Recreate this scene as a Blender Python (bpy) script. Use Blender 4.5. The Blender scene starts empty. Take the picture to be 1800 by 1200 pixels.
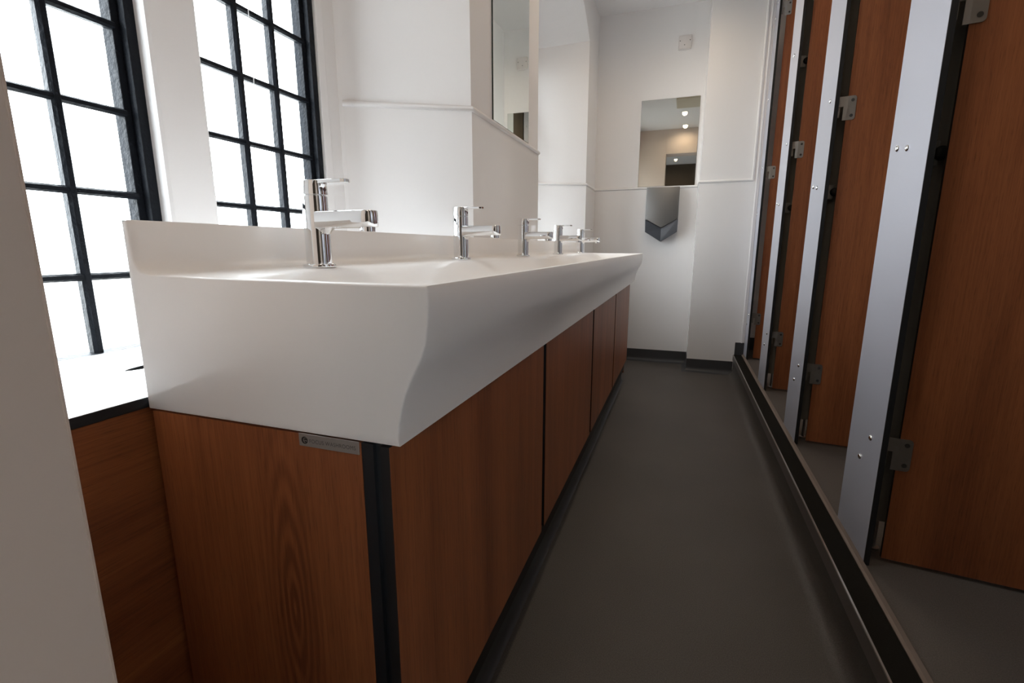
import bpy, bmesh, math, random
from mathutils import Matrix, Vector
R = math.radians
scene = bpy.context.scene
col = scene.collection

# ------------------------------------------------------------------ camera
CAM = Vector((0.0, 0.0, 0.905))
yaw, pitch = R(19.178), R(11.084)
fwd = Vector((-math.sin(yaw) * math.cos(pitch), math.cos(yaw) * math.cos(pitch), -math.sin(pitch)))
rgt = Vector((math.cos(yaw), math.sin(yaw), 0))
up = rgt.cross(fwd)
cd = bpy.data.cameras.new('camera')
cd.sensor_width = 36.0
cd.lens = 36.0 * 842.0 / 1800.0
cd.clip_start = 0.02
cam = bpy.data.objects.new('camera', cd)
cam.matrix_world = Matrix(((rgt.x, up.x, -fwd.x, CAM.x), (rgt.y, up.y, -fwd.y, CAM.y), (rgt.z, up.z, -fwd.z, CAM.z), (0, 0, 0, 1)))
col.objects.link(cam)
scene.camera = cam

# ------------------------------------------------------------------ daylight (overcast sky) and exposure
SKY = 11.5
EXPOSURE = 0.0
world = bpy.data.worlds.new('overcast_sky')
world.use_nodes = True
bg = world.node_tree.nodes['Background']
bg.inputs['Color'].default_value = (0.87, 0.935, 1.0, 1)
bg.inputs['Strength'].default_value = SKY
scene.world = world
scene.view_settings.view_transform = 'Standard'
scene.view_settings.look = 'None'
scene.view_settings.gamma = 1.0
scene.view_settings.use_curve_mapping = False
scene.view_settings.exposure = EXPOSURE
scene.cycles.use_denoising = True
scene.cycles.max_bounces = 10
scene.cycles.diffuse_bounces = 7
scene.cycles.glossy_bounces = 5
scene.cycles.transparent_max_bounces = 12
scene.cycles.sample_clamp_indirect = 8.0

DOWNLIGHT_W = [5.0, 0.8, 8.0, 7.0, 6.0, 4.5, 4.5, 4.5, 4.5]

# ------------------------------------------------------------------ materials
def new_mat(name):
    m = bpy.data.materials.new(name)
    m.use_nodes = True
    nt = m.node_tree
    return m, nt, nt.nodes['Principled BSDF']

def N(nt, kind, **kw):
    n = nt.nodes.new(kind)
    for k, v in kw.items():
        setattr(n, k, v)
    return n

def plain(name, color, rough=0.5, metal=0.0, bump=0.0, bscale=80.0, spec=None, coat=0.0):
    m, nt, b = new_mat(name)
    b.inputs['Base Color'].default_value = (*color, 1)
    b.inputs['Roughness'].default_value = rough
    b.inputs['Metallic'].default_value = metal
    if spec is not None:
        b.inputs['Specular IOR Level'].default_value = spec
    if coat:
        b.inputs['Coat Weight'].default_value = coat
        b.inputs['Coat Roughness'].default_value = 0.08
    if bump:
        tc = N(nt, 'ShaderNodeTexCoord')
        no = N(nt, 'ShaderNodeTexNoise')
        no.inputs['Scale'].default_value = bscale
        no.inputs['Detail'].default_value = 3
        bp = N(nt, 'ShaderNodeBump')
        bp.inputs['Strength'].default_value = bump
        bp.inputs['Distance'].default_value = 0.004
        nt.links.new(tc.outputs['Object'], no.inputs['Vector'])
        nt.links.new(no.outputs['Fac'], bp.inputs['Height'])
        nt.links.new(bp.outputs['Normal'], b.inputs['Normal'])
    return m

def wood(name, grain='z', dark=(0.165, 0.046, 0.016), light=(0.370, 0.122, 0.043), cathedral=None, rough=0.42):
    """red-brown oak laminate, grain running along one axis"""
    m, nt, b = new_mat(name)
    tc = N(nt, 'ShaderNodeTexCoord')
    oi = N(nt, 'ShaderNodeObjectInfo')
    add = N(nt, 'ShaderNodeVectorMath', operation='MULTIPLY_ADD')
    add.inputs[1].default_value = (1, 1, 1)
    off = N(nt, 'ShaderNodeVectorMath', operation='SCALE')
    off.inputs['Scale'].default_value = 7.3
    comb = N(nt, 'ShaderNodeCombineXYZ')
    for s in 'XYZ':
        nt.links.new(oi.outputs['Random'], comb.inputs[s])
    nt.links.new(comb.outputs['Vector'], off.inputs[0])
    nt.links.new(tc.outputs['Object'], add.inputs[0])
    nt.links.new(off.outputs['Vector'], add.inputs[2])
    def noise(sc, detail, scale):
        mp = N(nt, 'ShaderNodeMapping')
        mp.inputs['Scale'].default_value = sc
        no = N(nt, 'ShaderNodeTexNoise')
        no.inputs['Scale'].default_value = scale
        no.inputs['Detail'].default_value = detail
        no.inputs['Roughness'].default_value = 0.6
        nt.links.new(add.outputs['Vector'], mp.inputs['Vector'])
        nt.links.new(mp.outputs['Vector'], no.inputs['Vector'])
        return no
    def sc(a, c):
        return {'z': (a, a, c), 'y': (a, c, a), 'x': (c, a, a)}[grain]
    broad = noise(sc(14, 0.9), 3, 1.0)
    fine = noise(sc(260, 6), 4, 1.0)
    pore = noise(sc(520, 26), 2, 1.0)
    mix = N(nt, 'ShaderNodeMath', operation='MULTIPLY_ADD')
    mix.inputs[1].default_value = 0.45
    nt.links.new(fine.outputs['Fac'], mix.inputs[0])
    mul = N(nt, 'ShaderNodeMath', operation='MULTIPLY')
    mul.inputs[1].default_value = 0.75
    nt.links.new(broad.outputs['Fac'], mul.inputs[0])
    nt.links.new(mul.outputs[0], mix.inputs[2])
    last = mix.outputs[0]
    if cathedral:
        # nested arches of a flat-sawn board: rings around a tilted axis
        cx, cz = cathedral
        mp = N(nt, 'ShaderNodeMapping')
        mp.inputs['Location'].default_value = (-cx * 1.0, 0, -cz * 0.16)
        mp.inputs['Scale'].default_value = (1.0, 0.0, 0.16)
        nt.links.new(tc.outputs['Object'], mp.inputs['Vector'])
        wv = N(nt, 'ShaderNodeTexWave', wave_type='RINGS', rings_direction='SPHERICAL')
        wv.inputs['Scale'].default_value = 34.0
        wv.inputs['Distortion'].default_value = 2.2
        wv.inputs['Detail'].default_value = 3
        wv.inputs['Detail Scale'].default_value = 1.6
        nt.links.new(mp.outputs['Vector'], wv.inputs['Vector'])
        ln = N(nt, 'ShaderNodeVectorMath', operation='LENGTH')
        nt.links.new(mp.outputs['Vector'], ln.inputs[0])
        mr = N(nt, 'ShaderNodeMapRange')
        mr.inputs['From Min'].default_value = 0.012
        mr.inputs['From Max'].default_value = 0.055
        mr.inputs['To Min'].default_value = 0.30
        mr.inputs['To Max'].default_value = 0.0
        nt.links.new(ln.outputs['Value'], mr.inputs['Value'])
        ml = N(nt, 'ShaderNodeMath', operation='MULTIPLY')
        nt.links.new(wv.outputs['Fac'], ml.inputs[0])
        nt.links.new(mr.outputs['Result'], ml.inputs[1])
        ad = N(nt, 'ShaderNodeMath', operation='SUBTRACT')
        nt.links.new(last, ad.inputs[0])
        nt.links.new(ml.outputs[0], ad.inputs[1])
        last = ad.outputs[0]
    ramp = N(nt, 'ShaderNodeValToRGB')
    ramp.color_ramp.elements[0].position = 0.36
    ramp.color_ramp.elements[0].color = (*dark, 1)
    ramp.color_ramp.elements[1].position = 0.80
    ramp.color_ramp.elements[1].color = (*light, 1)
    nt.links.new(last, ramp.inputs['Fac'])
    pr = N(nt, 'ShaderNodeMapRange')
    pr.inputs['From Min'].default_value = 0.30
    pr.inputs['From Max'].default_value = 0.46
    pr.inputs['To Min'].default_value = 0.72
    pr.inputs['To Max'].default_value = 1.0
    nt.links.new(pore.outputs['Fac'], pr.inputs['Value'])
    dk = N(nt, 'ShaderNodeVectorMath', operation='SCALE')
    nt.links.new(ramp.outputs['Color'], dk.inputs[0])
    nt.links.new(pr.outputs['Result'], dk.inputs['Scale'])
    nt.links.new(dk.outputs['Vector'], b.inputs['Base Color'])
    b.inputs['Roughness'].default_value = rough
    bp = N(nt, 'ShaderNodeBump')
    bp.inputs['Strength'].default_value = 0.12
    bp.inputs['Distance'].default_value = 0.001
    nt.links.new(fine.outputs['Fac'], bp.inputs['Height'])
    nt.links.new(bp.outputs['Normal'], b.inputs['Normal'])
    return m

def speckle(name, c1, c2, rough=0.55, scale=420.0):
    m, nt, b = new_mat(name)
    tc = N(nt, 'ShaderNodeTexCoord')
    no = N(nt, 'ShaderNodeTexNoise')
    no.inputs['Scale'].default_value = scale
    no.inputs['Detail'].default_value = 2
    lo = N(nt, 'ShaderNodeTexNoise')
    lo.inputs['Scale'].default_value = 2.3
    lo.inputs['Detail'].default_value = 4
    ad = N(nt, 'ShaderNodeMath', operation='MULTIPLY_ADD')
    ad.inputs[1].default_value = 0.35
    ramp = N(nt, 'ShaderNodeValToRGB')
    ramp.color_ramp.elements[0].position = 0.45
    ramp.color_ramp.elements[0].color = (*c1, 1)
    ramp.color_ramp.elements[1].position = 0.9
    ramp.color_ramp.elements[1].color = (*c2, 1)
    nt.links.new(tc.outputs['Object'], no.inputs['Vector'])
    nt.links.new(tc.outputs['Object'], lo.inputs['Vector'])
    nt.links.new(lo.outputs['Fac'], ad.inputs[0])
    nt.links.new(no.outputs['Fac'], ad.inputs[2])
    nt.links.new(ad.outputs[0], ramp.inputs['Fac'])
    nt.links.new(ramp.outputs['Color'], b.inputs['Base Color'])
    b.inputs['Roughness'].default_value = rough
    bp = N(nt, 'ShaderNodeBump')
    bp.inputs['Strength'].default_value = 0.25
    bp.inputs['Distance'].default_value = 0.001
    nt.links.new(no.outputs['Fac'], bp.inputs['Height'])
    nt.links.new(bp.outputs['Normal'], b.inputs['Normal'])
    return m

def glass_mat():
    m = bpy.data.materials.new('window_glass')
    m.use_nodes = True
    nt = m.node_tree
    nt.nodes.clear()
    out = N(nt, 'ShaderNodeOutputMaterial')
    tr = N(nt, 'ShaderNodeBsdfTransparent')
    tr.inputs['Color'].default_value = (0.96, 0.98, 0.97, 1)
    gl = N(nt, 'ShaderNodeBsdfGlossy')
    gl.inputs['Roughness'].default_value = 0.02
    fr = N(nt, 'ShaderNodeFresnel')
    fr.inputs['IOR'].default_value = 1.25
    mx = N(nt, 'ShaderNodeMixShader')
    nt.links.new(fr.outputs['Fac'], mx.inputs['Fac'])
    nt.links.new(tr.outputs[0], mx.inputs[1])
    nt.links.new(gl.outputs[0], mx.inputs[2])
    nt.links.new(mx.outputs[0], out.inputs['Surface'])
    return m

def emit(name, color, strength):
    m, nt, b = new_mat(name)
    b.inputs['Base Color'].default_value = (0.8, 0.8, 0.8, 1)
    b.inputs['Emission Color'].default_value = (*color, 1)
    b.inputs['Emission Strength'].default_value = strength
    return m

M = {
    'paint': plain('wall_paint', (0.85, 0.835, 0.83), 0.6, bump=0.05, bscale=60),
    'clad': plain('wall_cladding', (0.86, 0.845, 0.84), 0.16),
    'trim': plain('white_trim', (0.85, 0.835, 0.83), 0.3),
    'ceil': plain('ceiling_paint', (0.84, 0.83, 0.835), 0.7, bump=0.04),
    'solid': plain('solid_surface', (0.88, 0.855, 0.835), 0.30),
    'wood': wood('oak_laminate'),
    'wood_end': wood('oak_laminate_cathedral', cathedral=(-0.455, 0.43)),
    'wood_h': wood('oak_laminate_horizontal', grain='y', light=(0.36, 0.122, 0.040)),
    'black': plain('black_core', (0.010, 0.011, 0.013), 0.45),
    'black_gap': plain('black_carcass', (0.006, 0.006, 0.006), 0.6),
    'post': plain('black_anodised_post', (0.012, 0.015, 0.019), 0.35),
    'steel_paint': plain('black_window_paint', (0.008, 0.010, 0.014), 0.48, bump=0.7, bscale=90, spec=0.12),
    'chrome': plain('chrome', (0.86, 0.87, 0.88), 0.035, 1.0),
    'dot': plain('indicator_dot', (0.08, 0.03, 0.03), 0.3),
    'floor': speckle('vinyl_floor', (0.050, 0.044, 0.039), (0.105, 0.094, 0.084)),
    'floor2': speckle('cubicle_vinyl', (0.062, 0.055, 0.050), (0.11, 0.099, 0.090)),
    'skirt': plain('dark_skirting', (0.042, 0.043, 0.046), 0.5),
    'nosing': plain('black_grit_insert', (0.010, 0.009, 0.007), 0.85, bump=0.4, bscale=500, spec=0.1),
    'alu_dull': plain('dull_aluminium', (0.20, 0.18, 0.165), 0.45, 0.7),  # darker, rougher aluminium for the nosing face
    'alu': plain('aluminium', (0.62, 0.60, 0.57), 0.32, 1.0),
    'satin': plain('satin_steel', (0.42, 0.41, 0.40), 0.38, 1.0),
    'seal': plain('sealant', (0.17, 0.13, 0.105), 0.6),
    'silver': plain('silver_laminate', (0.56, 0.57, 0.64), 0.36, 0.35),
    'divider': plain('grey_laminate', (0.30, 0.28, 0.24), 0.4),
    'dryer': plain('dryer_nickel', (0.23, 0.225, 0.22), 0.38, 0.9),
    'dryer_low': plain('dryer_slate', (0.15, 0.16, 0.18), 0.30, 0.7),
    'mirror': plain('mirror_silver', (0.80, 0.81, 0.76), 0.012, 1.0),
    'mirror_edge': plain('mirror_edge', (0.02, 0.035, 0.03), 0.2),
    'plate': plain('brand_plate', (0.36, 0.34, 0.32), 0.4, 0.6),
    'ink': plain('plate_ink', (0.10, 0.095, 0.095), 0.5),
    'ink_black': plain('plate_logo_ink', (0.012, 0.012, 0.012), 0.5),
    'plastic': plain('white_plastic', (0.74, 0.70, 0.68), 0.35),
    'screw_dark': plain('screw_recess', (0.05, 0.05, 0.05), 0.5),
    'ledge': plain('white_laminate_top', (0.84, 0.84, 0.85), 0.22),
    'glass': glass_mat(),
    'lens': emit('downlight_lens', (1.0, 0.86, 0.66), 14.0),
    'lobby': plain('lobby_wall', (0.10, 0.075, 0.05), 0.7),
    'beige': plain('beige_paint', (0.62, 0.56, 0.44), 0.6),
    'cream': plain('cream_wall_paint', (0.70, 0.585, 0.50), 0.6, bump=0.05, bscale=60),
    'cord': plain('cord_white', (0.8, 0.8, 0.8), 0.6),
    'rubber': plain('black_rubber', (0.010, 0.010, 0.010), 0.5),
    'ground': plain('pale_paving', (0.42, 0.41, 0.38), 0.8, bump=0.3, bscale=12),
}

# ------------------------------------------------------------------ mesh helpers
class MB:
    """collects geometry of ONE object"""
    def __init__(self):
        self.v, self.f, self.mi = [], [], []
    def poly(self, pts, mi=0):
        b = len(self.v)
        self.v += [tuple(p) for p in pts]
        self.f.append(tuple(range(b, b + len(pts))))
        self.mi.append(mi)
        return self
    def box(self, x0, x1, y0, y1, z0, z1, mi=0):
        b = len(self.v)
        self.v += [(x, y, z) for z in (z0, z1) for (x, y) in ((x0, y0), (x1, y0), (x1, y1), (x0, y1))]
        for q in ((3, 2, 1, 0), (4, 5, 6, 7), (0, 1, 5, 4), (1, 2, 6, 5), (2, 3, 7, 6), (3, 0, 4, 7)):
            self.f.append(tuple(b + i for i in q))
            self.mi.append(mi)
        return self
    def rings(self, rings, closed=True, cap0=True, cap1=True, mi=0):
        b = len(self.v)
        n = len(rings[0])
        for r in rings:
            self.v += [tuple(p) for p in r]
        for i in range(len(rings) - 1):
            for j in range(n if closed else n - 1):
                k = (j + 1) % n
                self.f.append((b + i * n + j, b + i * n + k, b + (i + 1) * n + k, b + (i + 1) * n + j))
                self.mi.append(mi)
        if cap0:
            self.f.append(tuple(b + j for j in reversed(range(n))))
            self.mi.append(mi)
        if cap1:
            self.f.append(tuple(b + (len(rings) - 1) * n + j for j in range(n)))
            self.mi.append(mi)
        return self
    def lathe(self, prof, n=32, mi=0, axis='z', o=(0, 0, 0)):
        rs = []
        for r, h in prof:
            ring = []
            for k in range(n):
                a = 2 * math.pi * k / n
                c, s = r * math.cos(a), r * math.sin(a)
                p = {'z': (c, s, h), 'y': (c, h, -s), 'x': (h, c, s)}[axis]
                ring.append((p[0] + o[0], p[1] + o[1], p[2] + o[2]))
            rs.append(ring)
        return self.rings(rs, mi=mi)
    def prism(self, outline, lo, hi, axis='z', mi=0):
        def P(a, b, h):
            return {'z': (a, b, h), 'y': (a, h, b), 'x': (h, a, b)}[axis]
        return self.rings([[P(a, b, lo) for a, b in outline], [P(a, b, hi) for a, b in outline]], mi=mi)
    def mesh(self, name, mats, smooth=None, bevel=0.0, segs=2):
        me = bpy.data.meshes.new(name)
        me.from_pydata(self.v, [], self.f)
        for m in (mats if isinstance(mats, (list, tuple)) else [mats]):
            me.materials.append(M[m] if isinstance(m, str) else m)
        for p, i in zip(me.polygons, self.mi):
            p.material_index = i
        bm = bmesh.new()
        bm.from_mesh(me)
        bmesh.ops.remove_doubles(bm, verts=bm.verts, dist=1e-6)
        bmesh.ops.recalc_face_normals(bm, faces=bm.faces)
        if bevel:
            ed = [e for e in bm.edges if len(e.link_faces) == 2 and e.calc_face_angle(0) > R(30)]
            bmesh.ops.bevel(bm, geom=ed, offset=bevel, segments=segs, profile=0.5, affect='EDGES', clamp_overlap=True)
        bm.to_mesh(me)
        bm.free()
        if smooth:
            for p in me.polygons:
                p.use_smooth = True
            me.set_sharp_from_angle(angle=R(smooth))
        me.update()
        return me
    def build(self, name, mats, parent=None, **kw):
        return link(name, self.mesh(name, mats, **kw), parent)

def link(name, data, parent=None, loc=None):
    o = bpy.data.objects.new(name, data)
    col.objects.link(o)
    if parent is not None:
        o.parent = parent
    if loc:
        o.location = loc
    return o

def tag(o, label=None, cat=None, group=None, kind=None):
    if label: o['label'] = label
    if cat: o['category'] = cat
    if group: o['group'] = group
    if kind: o['kind'] = kind
    return o

def empty(name, loc=(0, 0, 0), rz=0.0):
    o = bpy.data.objects.new(name, None)
    o.empty_display_size = 0.05
    o.location = loc
    o.rotation_euler = (0, 0, rz)
    col.objects.link(o)
    return o

def struct(o, label, cat):
    return tag(o, label, cat, kind='structure')

def copy_tree(o, parent=None):
    c = o.copy()
    col.objects.link(c)
    c.parent = parent
    for ch in o.children:
        copy_tree(ch, c)
    return c

def offset_path(path, d):
    """offset a plan polyline to its right-hand side by d (mitred)"""
    out = []
    for i, p in enumerate(path):
        p = Vector(p)
        ns = []
        if i > 0:
            t = (p - Vector(path[i - 1])).normalized(); ns.append(Vector((t.y, -t.x)))
        if i < len(path) - 1:
            t = (Vector(path[i + 1]) - p).normalized(); ns.append(Vector((t.y, -t.x)))
        if len(ns) == 1:
            q = p + ns[0] * d
        else:
            b = (ns[0] + ns[1])
            b = b / b.length
            q = p + b * (d / max(0.2, b.dot(ns[0])))
        out.append((q.x, q.y))
    return out

def sweep(path, prof, mb=None, closed=True):
    """profile (offset to the right, z) swept along a plan polyline"""
    mb = mb or MB()
    offs = [offset_path(path, d) for d, z in prof]
    rs = [[(offs[j][i][0], offs[j][i][1], prof[j][1]) for j in range(len(prof))] for i in range(len(path))]
    return mb.rings(rs, closed=closed, cap0=closed, cap1=closed)

# ------------------------------------------------------------------ key dimensions (metres)
XF, XW = -0.683, -1.053          # room face of the window wall, plane of the windows
ZC = 2.59                        # ceiling
YE, YB = 3.96, 3.72              # end wall, face of the boxed-in corner
XB = 0.090                       # left side of that boxing
ZT = 1.361                       # dado trim
XS, ZS = 0.400, 0.145            # raised cubicle floor
XP = 0.466                       # face of the pilasters
YD = 0.153                       # near wall with the doorway the camera stands in
ZL = 0.703                       # window ledge

# ------------------------------------------------------------------ setting: ground, floor, ceiling, walls
g = MB().poly([(-30, -20, -0.6), (-1.35, -20, -0.6), (-1.35, 25, -0.6), (-30, 25, -0.6)]).build('ground', 'ground')
struct(g, 'pale paved ground outside the windows', 'ground')
fl = MB().box(-1.06, XS + 0.02, -3.2, YE + 0.05, -0.08, 0.0).build('floor', 'floor')
struct(fl, 'dark grey speckled vinyl floor of the aisle', 'floor')
pl = MB().rings([[(XS + 0.004 - d, y, z) for d, z in ((0.0, 0.108), (0.0, 0.05), (0.003, 0.028), (0.010, 0.013), (0.022, 0.004), (0.040, 0.0006), (0.062, 0.0004))]
                 for y in (YD + 0.0, YB)], closed=False, cap0=False, cap1=False).build('floor_cove', 'floor', fl, smooth=60)
f2 = MB().box(XS + 0.006, 1.85, YD - 0.25, YE + 0.05, -0.05, ZS).build('floor_step', 'floor2')
struct(f2, 'raised grey vinyl floor under the toilet cubicles', 'floor')
MB().rings([[(x, y, z) for x, z in ((0.4535, ZS + 0.0003), (0.4535, ZS + 0.003), (0.460, ZS + 0.005), (XP - 0.0005, ZS + 0.012), (XP - 0.0005, ZS + 0.0003))] for y in (0.30, YB - 0.005)]).build('sealant_bead', 'seal', f2)
ce = MB().box(-1.10, 1.85, -3.2, YE + 0.05, ZC, ZC + 0.1).build('ceiling', 'ceil')
struct(ce, 'plain white painted ceiling', 'ceiling')

# window wall: two splayed arched recesses and the pillar between them
RA = dict(f0=0.160, f1=1.554, b0=0.340, b1=1.360)      # near recess (room face / window plane)
RB = dict(f0=2.338, f1=3.585, b0=2.480, b1=3.400)      # far recess
ZSP, ZSB = 2.292, 2.215                                # springing of the arch at the room face / at the windows
def arch(y0, y1, zs, rad, n=18):
    c, w = (y0 + y1) / 2, (y1 - y0) / 2
    base = math.sqrt(rad * rad - w * w)
    return [(y0 + (y1 - y0) * k / n, zs + math.sqrt(rad * rad - (y0 + (y1 - y0) * k / n - c) ** 2) - base) for k in range(n + 1)]
WT = 2.130                                             # head of the windows
WIN = [(0.400, 0.750), (0.861, 1.267), (2.510, 2.910), (2.970, 3.370)]
w = MB()
w.poly([(XF, -3.2, 0), (XF, RA['f0'], 0), (XF, RA['f0'], ZC), (XF, -3.2, ZC)])
w.poly([(XF, RA['f1'], 0), (XF, RB['f0'], 0), (XF, RB['f0'], ZC), (XF, RA['f1'], ZC)])
w.poly([(XF, RB['f1'], 0), (XF, YE + 0.05, 0), (XF, YE + 0.05, ZC), (XF, RB['f1'], ZC)])
for rc, wins in ((RA, WIN[:2]), (RB, WIN[2:])):
    fa = arch(rc['f0'], rc['f1'], ZSP, 1.02)
    ba = arch(rc['b0'], rc['b1'], ZSB, 1.02)
    for k in range(len(fa) - 1):
        w.poly([(XF, *fa[k]), (XF, *fa[k + 1]), (XF, fa[k + 1][0], ZC), (XF, fa[k][0], ZC)])
        w.poly([(XF, *fa[k]), (XW, *ba[k]), (XW, *ba[k + 1]), (XF, *fa[k + 1])])
        w.poly([(XW, *ba[k]), (XW, *ba[k + 1]), (XW, ba[k + 1][0], WT), (XW, ba[k][0], WT)])
    for s in ('0', '1'):
        w.poly([(XF, rc['f' + s], 0), (XW, rc['b' + s], 0), (XW, rc['b' + s], ZSB), (XF, rc['f' + s], ZSP)])
    w.poly([(XW, rc['b0'], 0), (XW, rc['b1'], 0), (XW, rc['b1'], ZL - 0.004), (XW, rc['b0'], ZL - 0.004)])
    ys = [rc['b0'], wins[0][0], wins[0][1], wins[1][0], wins[1][1], rc['b1']]
    for i in (0, 4):
        w.poly([(XW, ys[i], ZL - 0.004), (XW, ys[i + 1], ZL - 0.004), (XW, ys[i + 1], WT), (XW, ys[i], WT)])
    # outer reveals of the window openings and the stone mullion
    for (a, b) in wins:
        outer = (a, ZL - 0.004, a, WT) if a == wins[0][0] else (b, ZL - 0.004, b, WT)
        for q in (outer, (a, WT, b, WT), (a, ZL - 0.004, b, ZL - 0.004)):
            w.poly([(XW, q[0], q[1]), (XW, q[2], q[3]), (XW - 0.047, q[2], q[3]), (XW - 0.047, q[0], q[1])])
wl = w.build('wall_left', 'paint')
struct(wl, 'white window wall with two arched splayed recesses and a pillar between', 'wall')
for i, wins in enumerate((WIN[:2], WIN[2:])):
    a, b = wins[0][1], wins[1][0]
    r = 0.006
    MB().prism([(XW - 0.047, a), (XW + 0.030, a), (XW + 0.034, a + r), (XW + 0.034, b - r), (XW + 0.030, b), (XW - 0.047, b)], ZL - 0.004, WT + 0.005).build('mullion', 'paint', wl)
# far recess sill (hidden behind the trough) closes the wall
MB().box(XW, XF, RB['b0'] + 0.01, RB['b1'] - 0.01, ZL - 0.03, ZL).build('sill', 'ledge', wl)
# narrow timber bead beside the second window
MB().box(XW, XW + 0.010, 1.268, 1.300, ZL, WT).build('window_bead', 'trim', wl, bevel=0.003)
MB().box(XW, XW + 0.010, 0.366, 0.399, ZL, WT).build('window_bead', 'trim', wl, bevel=0.003)

we = MB().box(XF - 0.02, 1.85, YE, YE + 0.08, 0, ZC).build('wall_end', 'paint')
struct(we, 'white end wall with mirror and hand dryer', 'wall')
wbx = MB().box(XB, XP + 0.0, YB, YE - 0.001, 0, ZC).build('wall_boxing', 'paint')
struct(wbx, 'white boxed-in corner projecting beside the cubicles', 'wall')
wr = MB().box(1.78, 1.85, YD - 0.25, YE, 0, ZC).build('wall_right', 'paint')
struct(wr, 'white wall at the back of the cubicles', 'wall')
# near wall with a doorway; the camera stands in the opening
XJ0, XJ1, ZH = -0.305, 0.395, 2.25
wb = MB()
wb.box(XF - 0.02, XJ0, -0.10, YD, 0, ZC)
wb.box(XJ1, 1.85, -0.10, YD, 0, ZC)
wb.box(XJ0, XJ1, -0.10, YD, ZH, ZC)
wb = wb.build('wall_near', 'cream', bevel=0.003)
struct(wb, 'cream-white near wall whose door jamb stands at the left edge', 'wall')
lo = MB()
lo.box(XF - 0.05, 0.9, -3.15, -3.05, 0, ZC)
lo.box(0.56, 0.66, -3.05, -0.10, 0, ZC)
lo = lo.build('wall_lobby', 'lobby')
struct(lo, 'dark brown lobby wall beyond the doorway, seen in the end mirror', 'wall')

# cladding, dado trim and skirting --------------------------------------------------
P_A = [(XW + 0.011, RA['b1'] + 0.0058), (XF, RA['f1']), (XF, RB['f0']), (XW, RB['b0'])]
P_B = [(XW, RB['b1']), (XF, RB['f1']), (XF, YE), (XB, YE), (XB, YB), (0.424, YB)]
def panels(path, walls, z0=0.09, z1=ZT - 0.014, th=0.0035):
    off = offset_path(path, th)
    for i in range(len(path) - 1):
        MB().prism([path[i], path[i + 1], off[i + 1], off[i]], z0, z1).build('cladding_panel', 'clad', walls[i])
panels(P_A, [wl] * 3, z0=ZL + 0.001)
panels(P_B[:3], [wl] * 2, z0=0.09)
panels(P_B[2:4], [we])
panels([(XB, YE), (XB, YB), (XP - 0.002, YB)], [wbx] * 2)
TRP = [(0, ZT - 0.018), (0.006, ZT - 0.018), (0.010, ZT - 0.014), (0.011, ZT - 0.008), (0.008, ZT - 0.002), (0.004, ZT), (0, ZT)]
t1 = sweep(P_A, TRP).build('trim_1', 'trim', smooth=50)
struct(t1, 'white dado trim wrapping the pillar', 'trim')
t2 = sweep(P_B, TRP).build('trim_2', 'trim', smooth=50)
struct(t2, 'white dado trim along the end wall and boxed corner', 'trim')
t3 = MB().box(0.416, 0.428, YB - 0.010, YB, ZT - 0.018, ZC).build('trim_3', 'trim', bevel=0.003)
struct(t3, 'white vertical trim rising up the boxed corner', 'trim')
t4 = MB().box(0.442, 0.452, YB - 0.008, YB, ZS + 0.09, ZC).build('trim_4', 'trim', bevel=0.002)
struct(t4, 'white vertical bead beside the last cubicle pilaster', 'trim')
SK = [(0, 0.0), (0, 0.095), (0.0045, 0.095), (0.0045, 0.035), (0.008, 0.018), (0.018, 0.006), (0.036, 0.0006), (0.036, 0.0)]
b1 = sweep([(XF, YE), (XB, YE), (XB, YB), (XS + 0.0, YB)], SK).build('baseboard_end', 'skirt', smooth=50)
struct(b1, 'dark grey coved vinyl skirting along the end wall', 'skirting')
b2 = MB().box(XS + 0.006, XP - 0.001, YB - 0.0045, YB, ZS, ZS + 0.092).build('baseboard_right', 'skirt')
struct(b2, 'short dark skirting on the boxed corner above the step', 'skirting')
b3 = MB().box(XP + 0.014, 1.78, YE - 0.012, YE, ZS, ZS + 0.092).build('baseboard_cubicle', 'skirt')
struct(b3, 'dark skirting inside the last cubicle', 'skirting')
MB().box(XP + 0.014, 1.78, YE - 0.004, YE - 0.0005, ZS + 0.092, ZC).build('cladding_panel', 'clad', we)

# step nosing ----------------------------------------------------------------------
sn = empty('step_nosing', (0.40, 1.9, ZS))
def child(mb, name, mats, parent, **kw):
    o = mb.build(name, mats, parent, **kw)
    o.matrix_parent_inverse = Matrix.Translation(-Vector(parent.location))
    return o
child(MB().prism([(0.3975, 0.106), (0.3975, 0.1440), (0.4025, 0.1440), (0.4025, 0.106)], YD + 0.02, YB - 0.001, axis='y'), 'aluminium_edge', 'alu_dull', sn)
child(MB().prism([(0.3974, 0.1441), (0.3984, 0.1464), (0.4025, 0.1466), (0.4025, 0.1441)], YD + 0.02, YB - 0.001, axis='y'), 'bright_arris', 'alu', sn)
child(MB().box(0.4025, 0.4530, YD + 0.02, YB - 0.001, ZS + 0.0002, ZS + 0.0014), 'black_insert', 'nosing', sn)
tag(sn, 'long black step nosing with a bright aluminium edge beside the aisle', 'step nosing')

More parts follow.
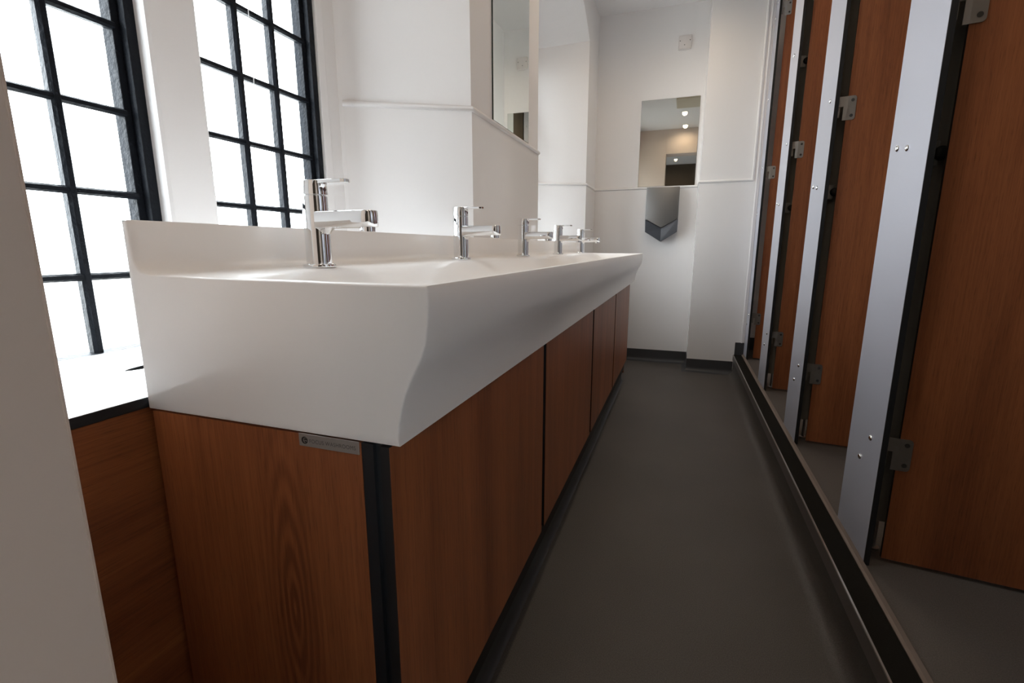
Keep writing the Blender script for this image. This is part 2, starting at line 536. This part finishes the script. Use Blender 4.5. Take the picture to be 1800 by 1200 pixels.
# ------------------------------------------------------------------ windows
def window(n, y0, y1, z0, z1, nh, label, cols=3, bars=None):
    root = empty('window_%d' % n, (XW, (y0 + y1) / 2, z0))
    struct(root, label, 'window')
    inv = -Vector(root.location)
    fw = 0.020
    fx0, fx1 = XW - 0.045, XW + 0.002
    def c(mb, name, mat, **kw):
        o = mb.build(name, mat, root, **kw); o.matrix_parent_inverse = Matrix.Translation(inv); return o
    # frame members: left, right, top, bottom (each a stepped steel section)
    for (a, b, s) in ((y0, y0 + fw, 1), (y1 - fw, y1, -1)):
        mb = MB().box(fx0, fx1, a, b, z0, z1)
        if s == 1: mb.box(fx0, fx1 - 0.018, b, b + 0.014, z0, z1)
        else: mb.box(fx0, fx1 - 0.018, a - 0.014, a, z0, z1)
        c(mb, 'frame_member', 'steel_paint', bevel=0.0015)
    for (a, b) in ((z0 - 0.003, z0 - 0.0005), (z1 - 0.03, z1)):
        c(MB().box(fx0, fx1, y0 + fw, y1 - fw, a, b), 'frame_member', 'steel_paint', bevel=0.0015)
    ia, ib = y0 + fw + 0.010, y1 - fw - 0.010
    pw = (ib - ia) / cols
    ve = [ia] + (bars or [ia + pw * k for k in range(1, cols)]) + [ib]
    xb = XW - 0.022
    bw = 0.0085
    zs = [ZB0 + k * 0.1595 for k in range(nh)]
    barv = MB().prism([(xb - 0.014, -bw * 0.55), (xb + 0.006, -bw), (xb + 0.012, -bw * 0.5), (xb + 0.012, bw * 0.5), (xb + 0.006, bw), (xb - 0.014, bw * 0.55)], z0, z1 - 0.02).mesh('glazing_bar', 'steel_paint')
    for yv_ in ve[1:-1]:
        o = link('glazing_bar', barv, root, (0, yv_, 0)); o.matrix_parent_inverse = Matrix.Translation(inv)
    bh = 0.0072
    barh = MB().prism([(xb - 0.014, -bh * 0.55), (xb + 0.004, -bh), (xb + 0.010, -bh * 0.5), (xb + 0.010, bh * 0.5), (xb + 0.004, bh), (xb - 0.014, bh * 0.55)], ia, ib, axis='y').mesh('glazing_bar', 'steel_paint')
    for z in zs:
        o = link('glazing_bar', barh, root, (0, 0, z)); o.matrix_parent_inverse = Matrix.Translation(inv)
    edges = [z0] + zs + [z1 - 0.02]
    for i in range(len(edges) - 1):
        for k in range(cols):
            o = MB().poly([(xb - 0.006, ve[k], edges[i]), (xb - 0.006, ve[k + 1], edges[i]), (xb - 0.006, ve[k + 1], edges[i + 1]), (xb - 0.006, ve[k], edges[i + 1])]).build('pane', 'glass', root)
            o.matrix_parent_inverse = Matrix.Translation(inv)
    # daylight portal of this window (guides the sky sampling, gives no light itself)
    ld = bpy.data.lights.new('daylight_portal', 'AREA')
    ld.shape = 'RECTANGLE'
    ld.size, ld.size_y = (z1 - z0), (y1 - y0)
    ld.cycles.is_portal = True
    lo = bpy.data.objects.new('daylight_portal', ld)
    col.objects.link(lo)
    lo.location = (XW - 0.055, (y0 + y1) / 2, (z0 + z1) / 2)
    lo.rotation_euler = (0, R(-90), 0)
    return root
ZB0 = 0.850
window(1, *WIN[0], ZL, WT, 8, 'tall black steel window of small panes nearest the doorway jamb', bars=[0.485, 0.6025])
window(2, *WIN[1], ZL, WT, 8, 'tall black steel window of small panes next to the pillar')
window(3, *WIN[2], ZL, WT, 8, 'black steel window in the far recess next to the pillar')
window(4, *WIN[3], ZL, WT, 8, 'black steel window in the far recess next to the end wall')

# blind cord hanging in front of the second window
cordp = [(XW + 0.033, 0.998, 1.211), (XW + 0.033, 1.001, 1.387), (XW + 0.033, 1.004, 1.487), (XW + 0.030, 1.010, 2.12)]
co = MB().rings([[(p[0] + 0.0009 * math.cos(a), p[1] + 0.0009 * math.sin(a), p[2]) for a in [2 * math.pi * k / 6 for k in range(6)]] for p in cordp])
tag(co.build('blind_cord', 'cord'), 'thin white blind cord hanging before the middle panes of the second window', 'cord')

# ------------------------------------------------------------------ window ledge and pipe boxing
led = empty('window_ledge', (-0.87, 0.85, ZL))
ly0, ly1 = 0.18, 1.40
def ledge_outline(inset=0.0):
    # follows the splayed reveals
    def ry(x, a, b): return a + (b - a) * (x - XF) / (XW - XF)
    x0, x1 = XW + 0.003, XF - 0.001
    return [(x1, ry(x1, RA['f0'], RA['b0']) + 0.003), (x1, ry(x1, RA['f1'], RA['b1']) - 0.003), (x0, ry(x0, RA['f1'], RA['b1']) - 0.003), (x0, ry(x0, RA['f0'], RA['b0']) + 0.003)]
hole = (-0.864, 0.585, 0.017, 0.066)
def plate_with_hole(z0, z1):
    mb = MB()
    o = ledge_outline()
    n = 40
    cx, cy, r, r2 = hole
    def hit(a):
        d = Vector((math.cos(a), math.sin(a)))
        best = None
        for i in range(4):
            p, q = Vector(o[i]), Vector(o[(i + 1) % 4])
            e = q - p
            den = d.x * e.y - d.y * e.x
            if abs(den) < 1e-9: continue
            w_ = p - Vector((cx, cy))
            t = (w_.x * e.y - w_.y * e.x) / den
            s = (w_.x * d.y - w_.y * d.x) / den
            if t > 0 and -1e-6 <= s <= 1 + 1e-6 and (best is None or t < best): best = t
        return (cx + d.x * best, cy + d.y * best)
    angs = sorted([2 * math.pi * k / n for k in range(n)] + [math.atan2(p[1] - cy, p[0] - cx) % (2 * math.pi) for p in o])
    inner = [(cx + r * math.cos(a), cy + r2 * math.sin(a)) for a in angs]
    outer = [hit(a) for a in angs]
    m = len(angs)
    for i in range(m):
        j = (i + 1) % m
        mb.poly([(*inner[i], z1), (*outer[i], z1), (*outer[j], z1), (*inner[j], z1)])
        mb.poly([(*inner[i], z0), (*inner[j], z0), (*outer[j], z0), (*outer[i], z0)])
        mb.poly([(*outer[i], z0), (*outer[j], z0), (*outer[j], z1), (*outer[i], z1)])
        mb.poly([(*inner[i], z0), (*inner[i], z1), (*inner[j], z1), (*inner[j], z0)])
    return mb
child(plate_with_hole(ZL - 0.0008, ZL), 'white_surface', 'ledge', led)
child(plate_with_hole(ZL - 0.0145, ZL - 0.0009), 'black_core', 'black', led)
tag(led, 'white window ledge with a black edge and a narrow dark slot, left of the trough', 'ledge')
pb = MB().box(XF - 0.016, XF - 0.003, RA['f0'] + 0.016, 1.53, 0.002, ZL - 0.0155).build('pipe_boxing', 'wood_h')
tag(pb, 'red-brown wood boxing panel under the white window ledge', 'panel')

# ------------------------------------------------------------------ wash trough
YT0, YT1 = 0.4307, 3.310
front = [(-0.2827, 0.6870), (-0.2822, 0.700), (-0.2810, 0.7135), (-0.2775, 0.729), (-0.272, 0.7475), (-0.265, 0.763), (-0.258, 0.776), (-0.250, 0.791), (-0.2445, 0.806), (-0.2415, 0.826), (-0.240, 0.845), (-0.240, 0.8635), (-0.2415, 0.8668)]
basin_x = [-0.2445, -0.250, -0.256, -0.266, -0.290, -0.340, -0.400, -0.460, -0.505, -0.535, -0.552, -0.566]
basin_B = [0.8675, 0.8660, 0.859, 0.835, 0.800, 0.785, 0.790, 0.812, 0.838, 0.857, 0.8655, 0.8695]
basin_A = [0.8675] * 6 + [0.868, 0.8683, 0.8686, 0.869, 0.8692, 0.8695]
back = [(-0.643, 0.871), (-0.655, 0.8735), (-0.663, 0.879), (-0.667, 0.889), (-0.668, 0.905), (-0.668, 0.938), (-0.669, 0.940), (-0.678, 0.940), (-0.679, 0.939), (-0.679, 0.6875)]
def section(bz): return front + list(zip(basin_x, bz)) + back
cxs, czs = -0.46, 0.80
def ring(sec, y, ins=0.0):
    out = []
    for x, z in sec:
        dx, dz = x - cxs, z - czs
        out.append((x - ins * (1 if dx > 0 else -1), y, z - ins * (1 if dz > 0 else -1) * (1 if abs(dz) > 0.02 else 0)))
    return out
A = section(basin_A)
def mixsec(t): return section([a + (b - a) * t for a, b in zip(basin_A, basin_B)])
def inring(sec, y, ins):
    # rounded arris at the end: every point slides inwards by ins
    n = len(sec); out = []
    for i in range(n):
        p0, p, p1 = Vector(sec[i - 1]), Vector(sec[i]), Vector(sec[(i + 1) % n])
        t = (p1 - p0).normalized()
        nn = Vector((-t.y, t.x))
        q = p + nn * ins
        out.append((q.x, y, q.y))
    return out
tr = MB()
rs = [inring(A, YT0, 0.0022), inring(A, YT0 + 0.0008, 0.0008), inring(A, YT0 + 0.0025, 0.0)]
rs += [inring(mixsec(t), y, 0) for y, t in ((YT0 + 0.013, 0), (YT0 + 0.020, 0.05), (YT0 + 0.030, 0.25), (YT0 + 0.050, 0.8), (YT0 + 0.07, 1.0), (1.2, 1), (2.0, 1), (2.7, 1), (YT1 - 0.07, 1.0), (YT1 - 0.05, 0.8), (YT1 - 0.03, 0.25), (YT1 - 0.02, 0.05), (YT1 - 0.013, 0))]
rs += [inring(A, YT1 - 0.0025, 0.0), inring(A, YT1 - 0.0008, 0.0008), inring(A, YT1, 0.0022)]
tr.rings(rs)
tro = tr.build('wash_trough', 'solid', smooth=40)
tag(tro, 'long white solid-surface wash trough with curved front under the taps', 'basin')

# ------------------------------------------------------------------ vanity cabinet under the trough
vc = empty('vanity_cabinet', (-0.48, 1.8, 0.0))
ZD0, ZD1 = 0.188, 0.6850
XD = -0.2955
child(MB().box(-0.674, -0.334, YT0 + 0.001, YT0 + 0.014, 0.10, ZD1), 'end_panel', 'wood_end', vc)
mb = MB().box(-0.3338, -0.318, YT0 + 0.0015, YT0 + 0.03, 0.10, ZD1)
mb.box(-0.318, -0.3095, YT0 + 0.007, YT0 + 0.03, 0.10, ZD1)
child(mb, 'corner_post', 'post', vc)
gaps = [YT0, 1.0935, 1.785, 2.440, 3.130]
for i in range(4):
    ya, yb_ = gaps[i] + (0.013 if i else 0.001), gaps[i + 1] - (0.013 if i < 3 else 0)
    dr = child(MB().box(XD - 0.013, XD - 0.0009, ya, yb_, ZD0, ZD1 - 0.0008), 'door', 'black', vc)
    df = MB().box(XD - 0.0009, XD, ya, yb_, ZD0, ZD1 - 0.0008).build('wood_face', 'wood', dr)
child(MB().box(-0.60, XD - 0.0145, YT0 + 0.032, 3.117, 0.12, ZD1 - 0.02), 'carcass', 'black_gap', vc)
child(MB().box(-0.674, XD - 0.0145, 3.118, 3.130, 0.10, ZD1 - 0.001), 'end_panel', 'wood', vc)
child(sweep([(-0.340, YT0 + 0.02), (-0.340, 3.28)], [(-0.02, 0.0), (-0.02, 0.20), (0.0, 0.20), (0.0, 0.03), (0.003, 0.012), (0.010, 0.003), (0.014, 0.0004), (0.014, 0)]), 'plinth', 'skirt', vc, smooth=50)
tag(vc, 'red-brown wood vanity cabinet with four flush doors under the trough', 'cabinet')
# brand plate on the end panel: plate, round logo, lettering
bpx0, bpx1, bpz0, bpz1 = -0.4222, -0.3362, 0.6702, 0.6862
pf = YT0 - 0.0004
bpl = child(MB().box(bpx0, bpx1, pf, YT0 + 0.0012, bpz0, bpz1), 'brand_plate', 'plate', vc, bevel=0.0003, segs=1)
bpl['label'] = 'small grey metal brand plate with logo and lettering'
def sub(mb, name, mat):
    o = mb.build(name, mat, bpl)
    return o
lcx, lcz, lr = bpx0 + 0.0086, (bpz0 + bpz1) / 2 - 0.0002, 0.0046
sub(MB().lathe([(lr, pf - 0.00015), (lr, pf + 0.0001)], 36, axis='y', o=(lcx, 0, lcz)), 'logo_disc', 'ink_black')
def arc_strip(cx, cz, r, a0, a1, w0, w1, n=14):
    L = []; Rr = []
    for k in range(n + 1):
        t = k / n; a = R(a0 + (a1 - a0) * t); wd = (w0 + (w1 - w0) * t) / 2
        L.append((cx + (r + wd) * math.cos(a), cz + (r + wd) * math.sin(a))); Rr.append((cx + (r - wd) * math.cos(a), cz + (r - wd) * math.sin(a)))
    m = MB()
    for k in range(n):
        q = [L[k], L[k + 1], Rr[k + 1], Rr[k]]
        m.rings([[(x, pf - 0.0003, z) for x, z in q], [(x, pf - 0.00012, z) for x, z in q]])
    return m
sub(arc_strip(lcx + 0.0016, lcz + 0.0002, 0.0030, 60, 255, 0.0003, 0.0010), 'logo_swirl', 'plate')
sub(arc_strip(lcx + 0.0010, lcz - 0.0042, 0.0042, 115, 50, 0.0004, 0.0010), 'logo_swirl', 'plate')
def text_mesh(txt, x0, x1, z0, z1, y, mat):
    cu = bpy.data.curves.new('lettering', 'FONT')
    cu.body = txt
    cu.space_character = 1.08
    to = bpy.data.objects.new('lettering_tmp', cu)
    col.objects.link(to)
    dg = bpy.context.evaluated_depsgraph_get()
    dg.update()
    me = bpy.data.meshes.new_from_object(to.evaluated_get(dg))
    bpy.data.objects.remove(to)
    xs = [v.co.x for v in me.vertices]; ys = [v.co.y for v in me.vertices]
    a, b, c_, d = min(xs), max(xs), min(ys), max(ys)
    for v in me.vertices:
        X = x0 + (v.co.x - a) / (b - a) * (x1 - x0)
        Z = z0 + (v.co.y - c_) / (d - c_) * (z1 - z0)
        v.co = (X, y, Z)
    me.materials.clear(); me.materials.append(M[mat])
    return me
tm = text_mesh('FOCUS WASHROOMS', bpx0 + 0.0160, bpx1 - 0.0042, bpz0 + 0.0053, bpz0 + 0.0102, pf - 0.0002, 'ink')
to = link('lettering', tm, bpl)

# ------------------------------------------------------------------ taps
def stadium(x0, x1, hw, n=12):
    pts = [(x0, -hw)]
    c = x1 - hw
    for k in range(n + 1):
        a = -math.pi / 2 + math.pi * k / n
        pts.append((c + hw * math.cos(a), hw * math.sin(a)))
    pts.append((x0, hw))
    return pts
def make_tap():
    t = empty('basin_tap')
    MB().lathe([(0.0272, 0.0), (0.0278, 0.001), (0.0278, 0.0048), (0.0264, 0.0066), (0.0224, 0.0072)], 40).build('base_flange', 'chrome', t, smooth=40)
    MB().lathe([(0.0216, 0.0), (0.0216, 0.1205), (0.0210, 0.1212), (0.0196, 0.1214), (0.0196, 0.1230)], 40).build('body', 'chrome', t, smooth=40)
    cap = MB().lathe([(0.0196, 0.1226), (0.0212, 0.1230), (0.0218, 0.1236), (0.0218, 0.1455), (0.0208, 0.1468), (0.0, 0.1470)][:-1], 40).build('cap', 'chrome', t, smooth=40)
    MB().lathe([(0.0032, 0.0208), (0.0032, 0.0224), (0.0026, 0.0228)], 16, axis='x', o=(0, 0, 0.1320)).build('indicator', 'dot', cap, smooth=40)
    sp = MB()
    # flat bar spout: slim underside rising to a rounded nose
    top = stadium(0.0, 0.122, 0.0185)
    rings = []
    def zb(x): return 0.0672 + 0.0012 * min(1.0, x / 0.05)
    rings.append([(x * 0.985 + 0.0008, y * 0.93, zb(x) - 0.0000) for x, y in top])
    rings.append([(x, y, zb(x) + 0.0016) for x, y in top])
    rings.append([(x, y, 0.0938) for x, y in top])
    rings.append([(x * 0.985 + 0.0008, y * 0.93, 0.0953) for x, y in top])
    so = sp.rings(rings).build('spout', 'chrome', t, smooth=50)
    # collar blending the spout into the body
    MB().rings([[(0.012 + x, y, z) for x, y in ((0, -0.0175 * s), (0.012 * s, -0.0165 * s), (0.016 * s, 0), (0.012 * s, 0.0165 * s), (0, 0.0175 * s))] for z, s in ((0.057, 0.6), (0.062, 0.74), (0.0665, 0.95), (0.0685, 1.1))]).build('spout_root', 'chrome', t, smooth=80)
    MB().lathe([(0.0118, 0.0605), (0.0128, 0.0612), (0.0128, 0.068), (0.0128, 0.070)], 28, o=(0.1045, 0, 0)).build('aerator', 'chrome', so, smooth=40)
    lv = [(0.0, -0.0125), (0.030, -0.0120), (0.062, -0.0100), (0.069, -0.0070), (0.0715, 0.0), (0.069, 0.0070), (0.062, 0.0100), (0.030, 0.0120), (0.0, 0.0125)]
    MB().rings([[(x, y, 0.1412) for x, y in lv], [(x, y, 0.1472) for x, y in lv]]).build('lever', 'chrome', t, bevel=0.0009)
    return t
tap0 = make_tap()
tap_lab = ['chrome basin tap standing nearest the camera, in front of the second window',
           'second chrome basin tap from the camera, before the near corner of the pillar',
           'third chrome basin tap from the camera, before the middle of the pillar',
           'fourth chrome basin tap from the camera, its spout overlapping the farthest tap',
           'farthest chrome basin tap, closest to the end wall']
for i in range(5):
    t = tap0 if i == 0 else copy_tree(tap0)
    t.location = (-0.604, 0.700 + 0.5875 * i, 0.8703)
    tag(t, tap_lab[i], 'tap', 'chrome taps along the wash trough')

# ------------------------------------------------------------------ mirrors
def mirror(name, mbf, mbe, label):
    o = empty(name, mbf[1])
    for mb, nm, mt in ((mbe, 'backing', 'mirror_edge'), (mbf[0], 'glass', 'mirror')):
        child(mb, nm, mt, o)
    tag(o, label, 'mirror')
mirror('wall_mirror', (MB().box(XF + 0.0050, XF + 0.0056, 1.7445, 2.1725, ZT + 0.0015, 1.982), (XF, 1.96, ZT)),
       MB().box(XF + 0.0002, XF + 0.0050, 1.744, 2.173, ZT + 0.001, 1.9825), 'frameless mirror on the front of the pillar above the dado trim')
mirror('wall_mirror', (MB().box(-0.3495, 0.0595, YE - 0.0056, YE - 0.0050, ZT + 0.0015, 1.9765), (-0.145, YE, ZT)),
       MB().box(-0.350, 0.060, YE - 0.0050, YE - 0.0002, ZT + 0.001, 1.977), 'frameless mirror on the end wall above the hand dryer')

# ------------------------------------------------------------------ hand dryer
hd = empty('hand_dryer', (-0.158, YE - 0.0037, 1.15))
hx0, hx1, hxc = -0.2760, -0.0400, -0.158
yw = YE - 0.0038
yt, yv = yw - 0.082, yw - 0.100
zt_, zc, zv = 1.347, 1.118, 1.050
mb = MB()
F_ = [(hx0, yt, zt_), (hx1, yt, zt_), (hx1, yv, zc), (hxc, yv - 0.004, zv), (hx0, yv, zc)]
B_ = [(hx0 + 0.003, yw, zt_), (hx1 - 0.003, yw, zt_), (hx1 - 0.003, yw, zc), (hxc, yw, zv), (hx0 + 0.003, yw, zc)]
mb.poly(F_); mb.poly(B_[::-1])
for i in range(5):
    j = (i + 1) % 5
    mb.poly([F_[i], F_[j], B_[j], B_[i]])
child(mb, 'front_cover', 'dryer', hd, bevel=0.004, segs=3, smooth=50)
# lower wings, angled back to the wall
mb = MB()
zc2, zv2 = 1.022, 0.950
ym = yv + 0.006
Fu = [(hx1, ym, zc - 0.001), (hxc, ym + 0.030, zv - 0.001), (hx0, ym, zc - 0.001)]
Fl = [(hx1 - 0.002, ym + 0.016, zc2), (hxc, ym + 0.040, zv2), (hx0 + 0.002, ym + 0.016, zc2)]
Bu = [(x, yw, z) for x, y, z in Fu]; Bl = [(x, yw, z) for x, y, z in Fl]
for i in range(2):
    mb.poly([Fu[i], Fu[i + 1], Fl[i + 1], Fl[i]])
    mb.poly([Bu[i], Bl[i], Bl[i + 1], Bu[i + 1]])
    mb.poly([Fl[i], Fl[i + 1], Bl[i + 1], Bl[i]])
    mb.poly([Fu[i], Bu[i], Bu[i + 1], Fu[i + 1]])
mb.poly([Fu[0], Fl[0], Bl[0], Bu[0]]); mb.poly([Fu[2], Bu[2], Bl[2], Fl[2]])
child(mb, 'air_outlet', 'dryer_low', hd, bevel=0.0025)
tag(hd, 'grey metal hand dryer with a pointed lower end below the end mirror', 'hand dryer')

# ------------------------------------------------------------------ blank switch plate high on the end wall
sp = empty('blank_plate', (-0.068, YE, 2.338))
child(MB().box(-0.1125, -0.0255, YE - 0.022, YE - 0.0003, 2.292, 2.381), 'plate', 'plastic', sp, bevel=0.005, segs=3, smooth=50)
for (x, z) in ((-0.103, 2.346), (-0.036, 2.346), (-0.072, 2.318)):
    child(MB().lathe([(0.0032, YE - 0.0228), (0.0032, YE - 0.021)], 14, axis='y', o=(x, 0, z)), 'screw', 'screw_dark', sp)
tag(sp, 'white square blank cover plate with dark screws high on the end wall', 'cover plate')

# ------------------------------------------------------------------ toilet cubicles
YP = [0.4945, 1.267, 2.043, 2.803, 3.575]
PWD = 0.207
bolt_me = MB().lathe([(0.0074, 0.0), (0.0072, -0.0016), (0.0058, -0.0034), (0.0030, -0.0046), (0.0010, -0.0049)], 18, axis='x').mesh('bolt', 'chrome', smooth=60)
plab = ['silver-white cubicle pilaster beside the near wall',
        'widest-looking silver-white cubicle pilaster with two bright bolts, nearest in view',
        'second silver-white cubicle pilaster in view, behind the nearest wood door',
        'third silver-white cubicle pilaster in view, slim between two wood doors',
        'narrow white pilaster fixed against the boxed corner']
ZTOP = 2.57
for i, y in enumerate(YP):
    wd = PWD if i < 4 else YB - 0.001 - y
    p = empty('cubicle_pilaster', (XP, y, ZS))
    MB().box(0.0, 0.0009, 0, wd, 0.001, ZTOP - ZS).build('silver_face', 'silver', p)
    MB().box(0.0009, 0.0130, 0, wd, 0.001, ZTOP - ZS).build('black_core', 'black', p)
    spots = [(0.063, 0.449), (0.112, 0.380), (0.105, 1.125), (0.161, 1.134), (0.059, 1.414), (0.100, 1.835), (0.118, 1.835), (0.063, 2.38), (0.112, 2.31)]
    for (dy, z) in spots:
        if dy < wd - 0.01:
            link('bolt', bolt_me, p, (0, dy, z - ZS))
    tag(p, plab[i], 'pilaster', 'cubicle pilasters')
# dividers between cubicles
knob = MB().lathe([(0.0150, -0.0005), (0.0150, -0.009), (0.0120, -0.013), (0.004, -0.0145)], 22, axis='y').mesh('buffer', 'rubber', smooth=50)
dlab = ['grey cubicle divider behind the near-wall pilaster', 'grey cubicle divider behind the widest pilaster in view',
        'grey cubicle divider behind the second pilaster in view', 'grey cubicle divider behind the slim third pilaster']
for i in range(4):
    y = YP[i] + 0.085
    d = empty('cubicle_divider', (XP + 0.0132, y, ZS))
    MB().box(0.002, 1.295, 0.0, 0.013, 0.078, ZTOP - ZS).build('panel', 'divider', d)
    MB().lathe([(0.013, 0.0), (0.013, 0.004), (0.005, 0.006), (0.005, 0.080)], 16, o=(0.036, 0.0065, 0)).build('foot', 'satin', d, smooth=40)
    MB().lathe([(0.013, 0.0), (0.013, 0.004), (0.008, 0.006), (0.008, 0.080)], 16, o=(1.15, 0.0065, 0)).build('foot', 'satin', d, smooth=40)
    for z in (1.105, 1.795):
        br = MB().box(0.0, 0.033, -0.016, -0.0005, z - ZS - 0.026, z - ZS + 0.026).build('bracket', 'satin', d, bevel=0.002)
        link('buffer', knob, br, (0.036, -0.012, z - ZS))
    tag(d, dlab[i], 'divider', 'cubicle dividers')

# doors, standing open into the cubicles
def rounded(u0, u1, z0, z1, r, n=5):
    pts = [(u0, z0)]
    for (cu_, cz_, a0) in ((u1 - r, z0 + r, -90), (u1 - r, z1 - r, 0)):
        for k in range(n + 1):
            a = R(a0 + 90 * k / n)
            pts.append((cu_ + r * math.cos(a), cz_ + r * math.sin(a)))
    pts.append((u0, z1))
    return pts
def make_door():
    d = empty('cubicle_door')
    W_ = 0.562
    z0, z1 = 0.010, 2.44 - ZS
    MB().box(0, W_, 0.0, 0.0009, z0, z1).build('wood_face', 'wood', d)
    MB().box(0, W_, 0.0121, 0.013, z0, z1).build('wood_face', 'wood', d)
    MB().box(0.0, W_, 0.0009, 0.0121, z0, z1).build('black_core', 'black', d)
    for zc_ in (0.427, 1.380, 2.33):
        zc_ -= ZS
        h = MB().prism([(u, z + zc_) for u, z in rounded(-0.0005, 0.025, -0.039, 0.039, 0.008)], -0.0028, -0.0003, axis='y')
        # bent leaf over the gap, with the slot below its tongue
        lf = [(-0.0005, -0.039), (-0.0005, 0.039), (-0.028, 0.039), (-0.028, 0.006), (-0.0110, 0.006), (-0.0110, -0.039)]
        h.rings([[(u, -0.0028 + (-u) * 0.08, z + zc_) for u, z in lf], [(u, 0.0 + (-u) * 0.08, z + zc_) for u, z in lf]])
        ho = h.build('hinge', 'satin', d)
        MB().box(-0.0278, -0.0200, 0.0, 0.006, zc_ - 0.028, zc_ + 0.0055).build('hinge_tongue', 'satin', ho)
        for zz in (-0.025, 0.025):
            MB().lathe([(0.0052, -0.0036), (0.0052, -0.0028), (0.0060, -0.0026)], 18, axis='y', o=(0.0140, 0, zc_ + zz)).build('screw', 'screw_dark', ho)
    return d
dl = ['wood cubicle door standing open at the right edge of the picture',
      'wood cubicle door standing open between the widest and the second pilaster',
      'wood cubicle door standing open between the second and the third pilaster',
      'farthest wood cubicle door, beside the boxed corner']
door0 = make_door()
for i in range(4):
    d = door0 if i == 0 else copy_tree(door0)
    d.location = (0.512, YP[i + 1] + 0.030, ZS)
    d.rotation_euler = (0, 0, R(-7.0))
    tag(d, dl[i], 'door', 'open cubicle doors')

# ------------------------------------------------------------------ ceiling downlights
def make_light():
    l = empty('ceiling_downlight')
    MB().lathe([(0.043, -0.0005), (0.043, -0.004), (0.034, -0.006), (0.032, -0.0035), (0.032, -0.0005)], 32).build('bezel', 'alu', l, smooth=40)
    MB().lathe([(0.0315, -0.0040), (0.0315, -0.0010)], 28).build('lens', 'lens', l)
    return l
dn = make_light()
spots = [((-0.070, 1.043), 'ceiling downlight farther from the doorway, upper of the two in the end mirror'),
         ((-0.059, 0.338), 'ceiling downlight just inside the doorway, lower of the two in the end mirror'),
         ((-0.065, 2.45), 'ceiling downlight above the middle of the aisle'),
         ((-0.065, 3.15), 'ceiling downlight nearest the end wall'),
         ((-0.217, -2.40), 'lobby ceiling downlight seen through the doorway in the end mirror'),
         ((1.05, 0.93), 'added unseen downlight brightening the trough front, inside the cubicle nearest the doorway'),  # the cubicle lamps are added, unseen, to brighten trough front and doors
         ((1.05, 1.70), 'added unseen downlight brightening the trough front, inside the second cubicle from the doorway'),
         ((1.05, 2.47), 'added unseen downlight brightening the trough front, inside the third cubicle from the doorway'),
         ((1.05, 3.30), 'added unseen downlight brightening the trough front, inside the farthest cubicle')]
for i, ((x, y), lab) in enumerate(spots):
    l = dn if i == 0 else copy_tree(dn)
    l.location = (x, y, ZC)
    tag(l, lab, 'downlight', 'recessed ceiling downlights')
    ld = bpy.data.lights.new('lamp_light', 'SPOT')
    ld.energy = DOWNLIGHT_W[i]
    ld.color = (1.0, 0.79, 0.56)
    ld.spot_size = R(168)
    ld.spot_blend = 0.8
    ld.shadow_soft_size = 0.03
    lo = bpy.data.objects.new('lamp_light', ld)
    col.objects.link(lo)
    lo.parent = l
    lo.location = (0, 0, -0.012)
# pale boxed section on the ceiling, reflected in the end mirror
cb = MB().box(-0.163, 0.45, 1.36, 1.75, ZC - 0.035, ZC - 0.0005).build('trim_5', 'beige', bevel=0.004)
struct(cb, 'pale boxed panel on the ceiling reflected at the top of the end mirror', 'ceiling panel')
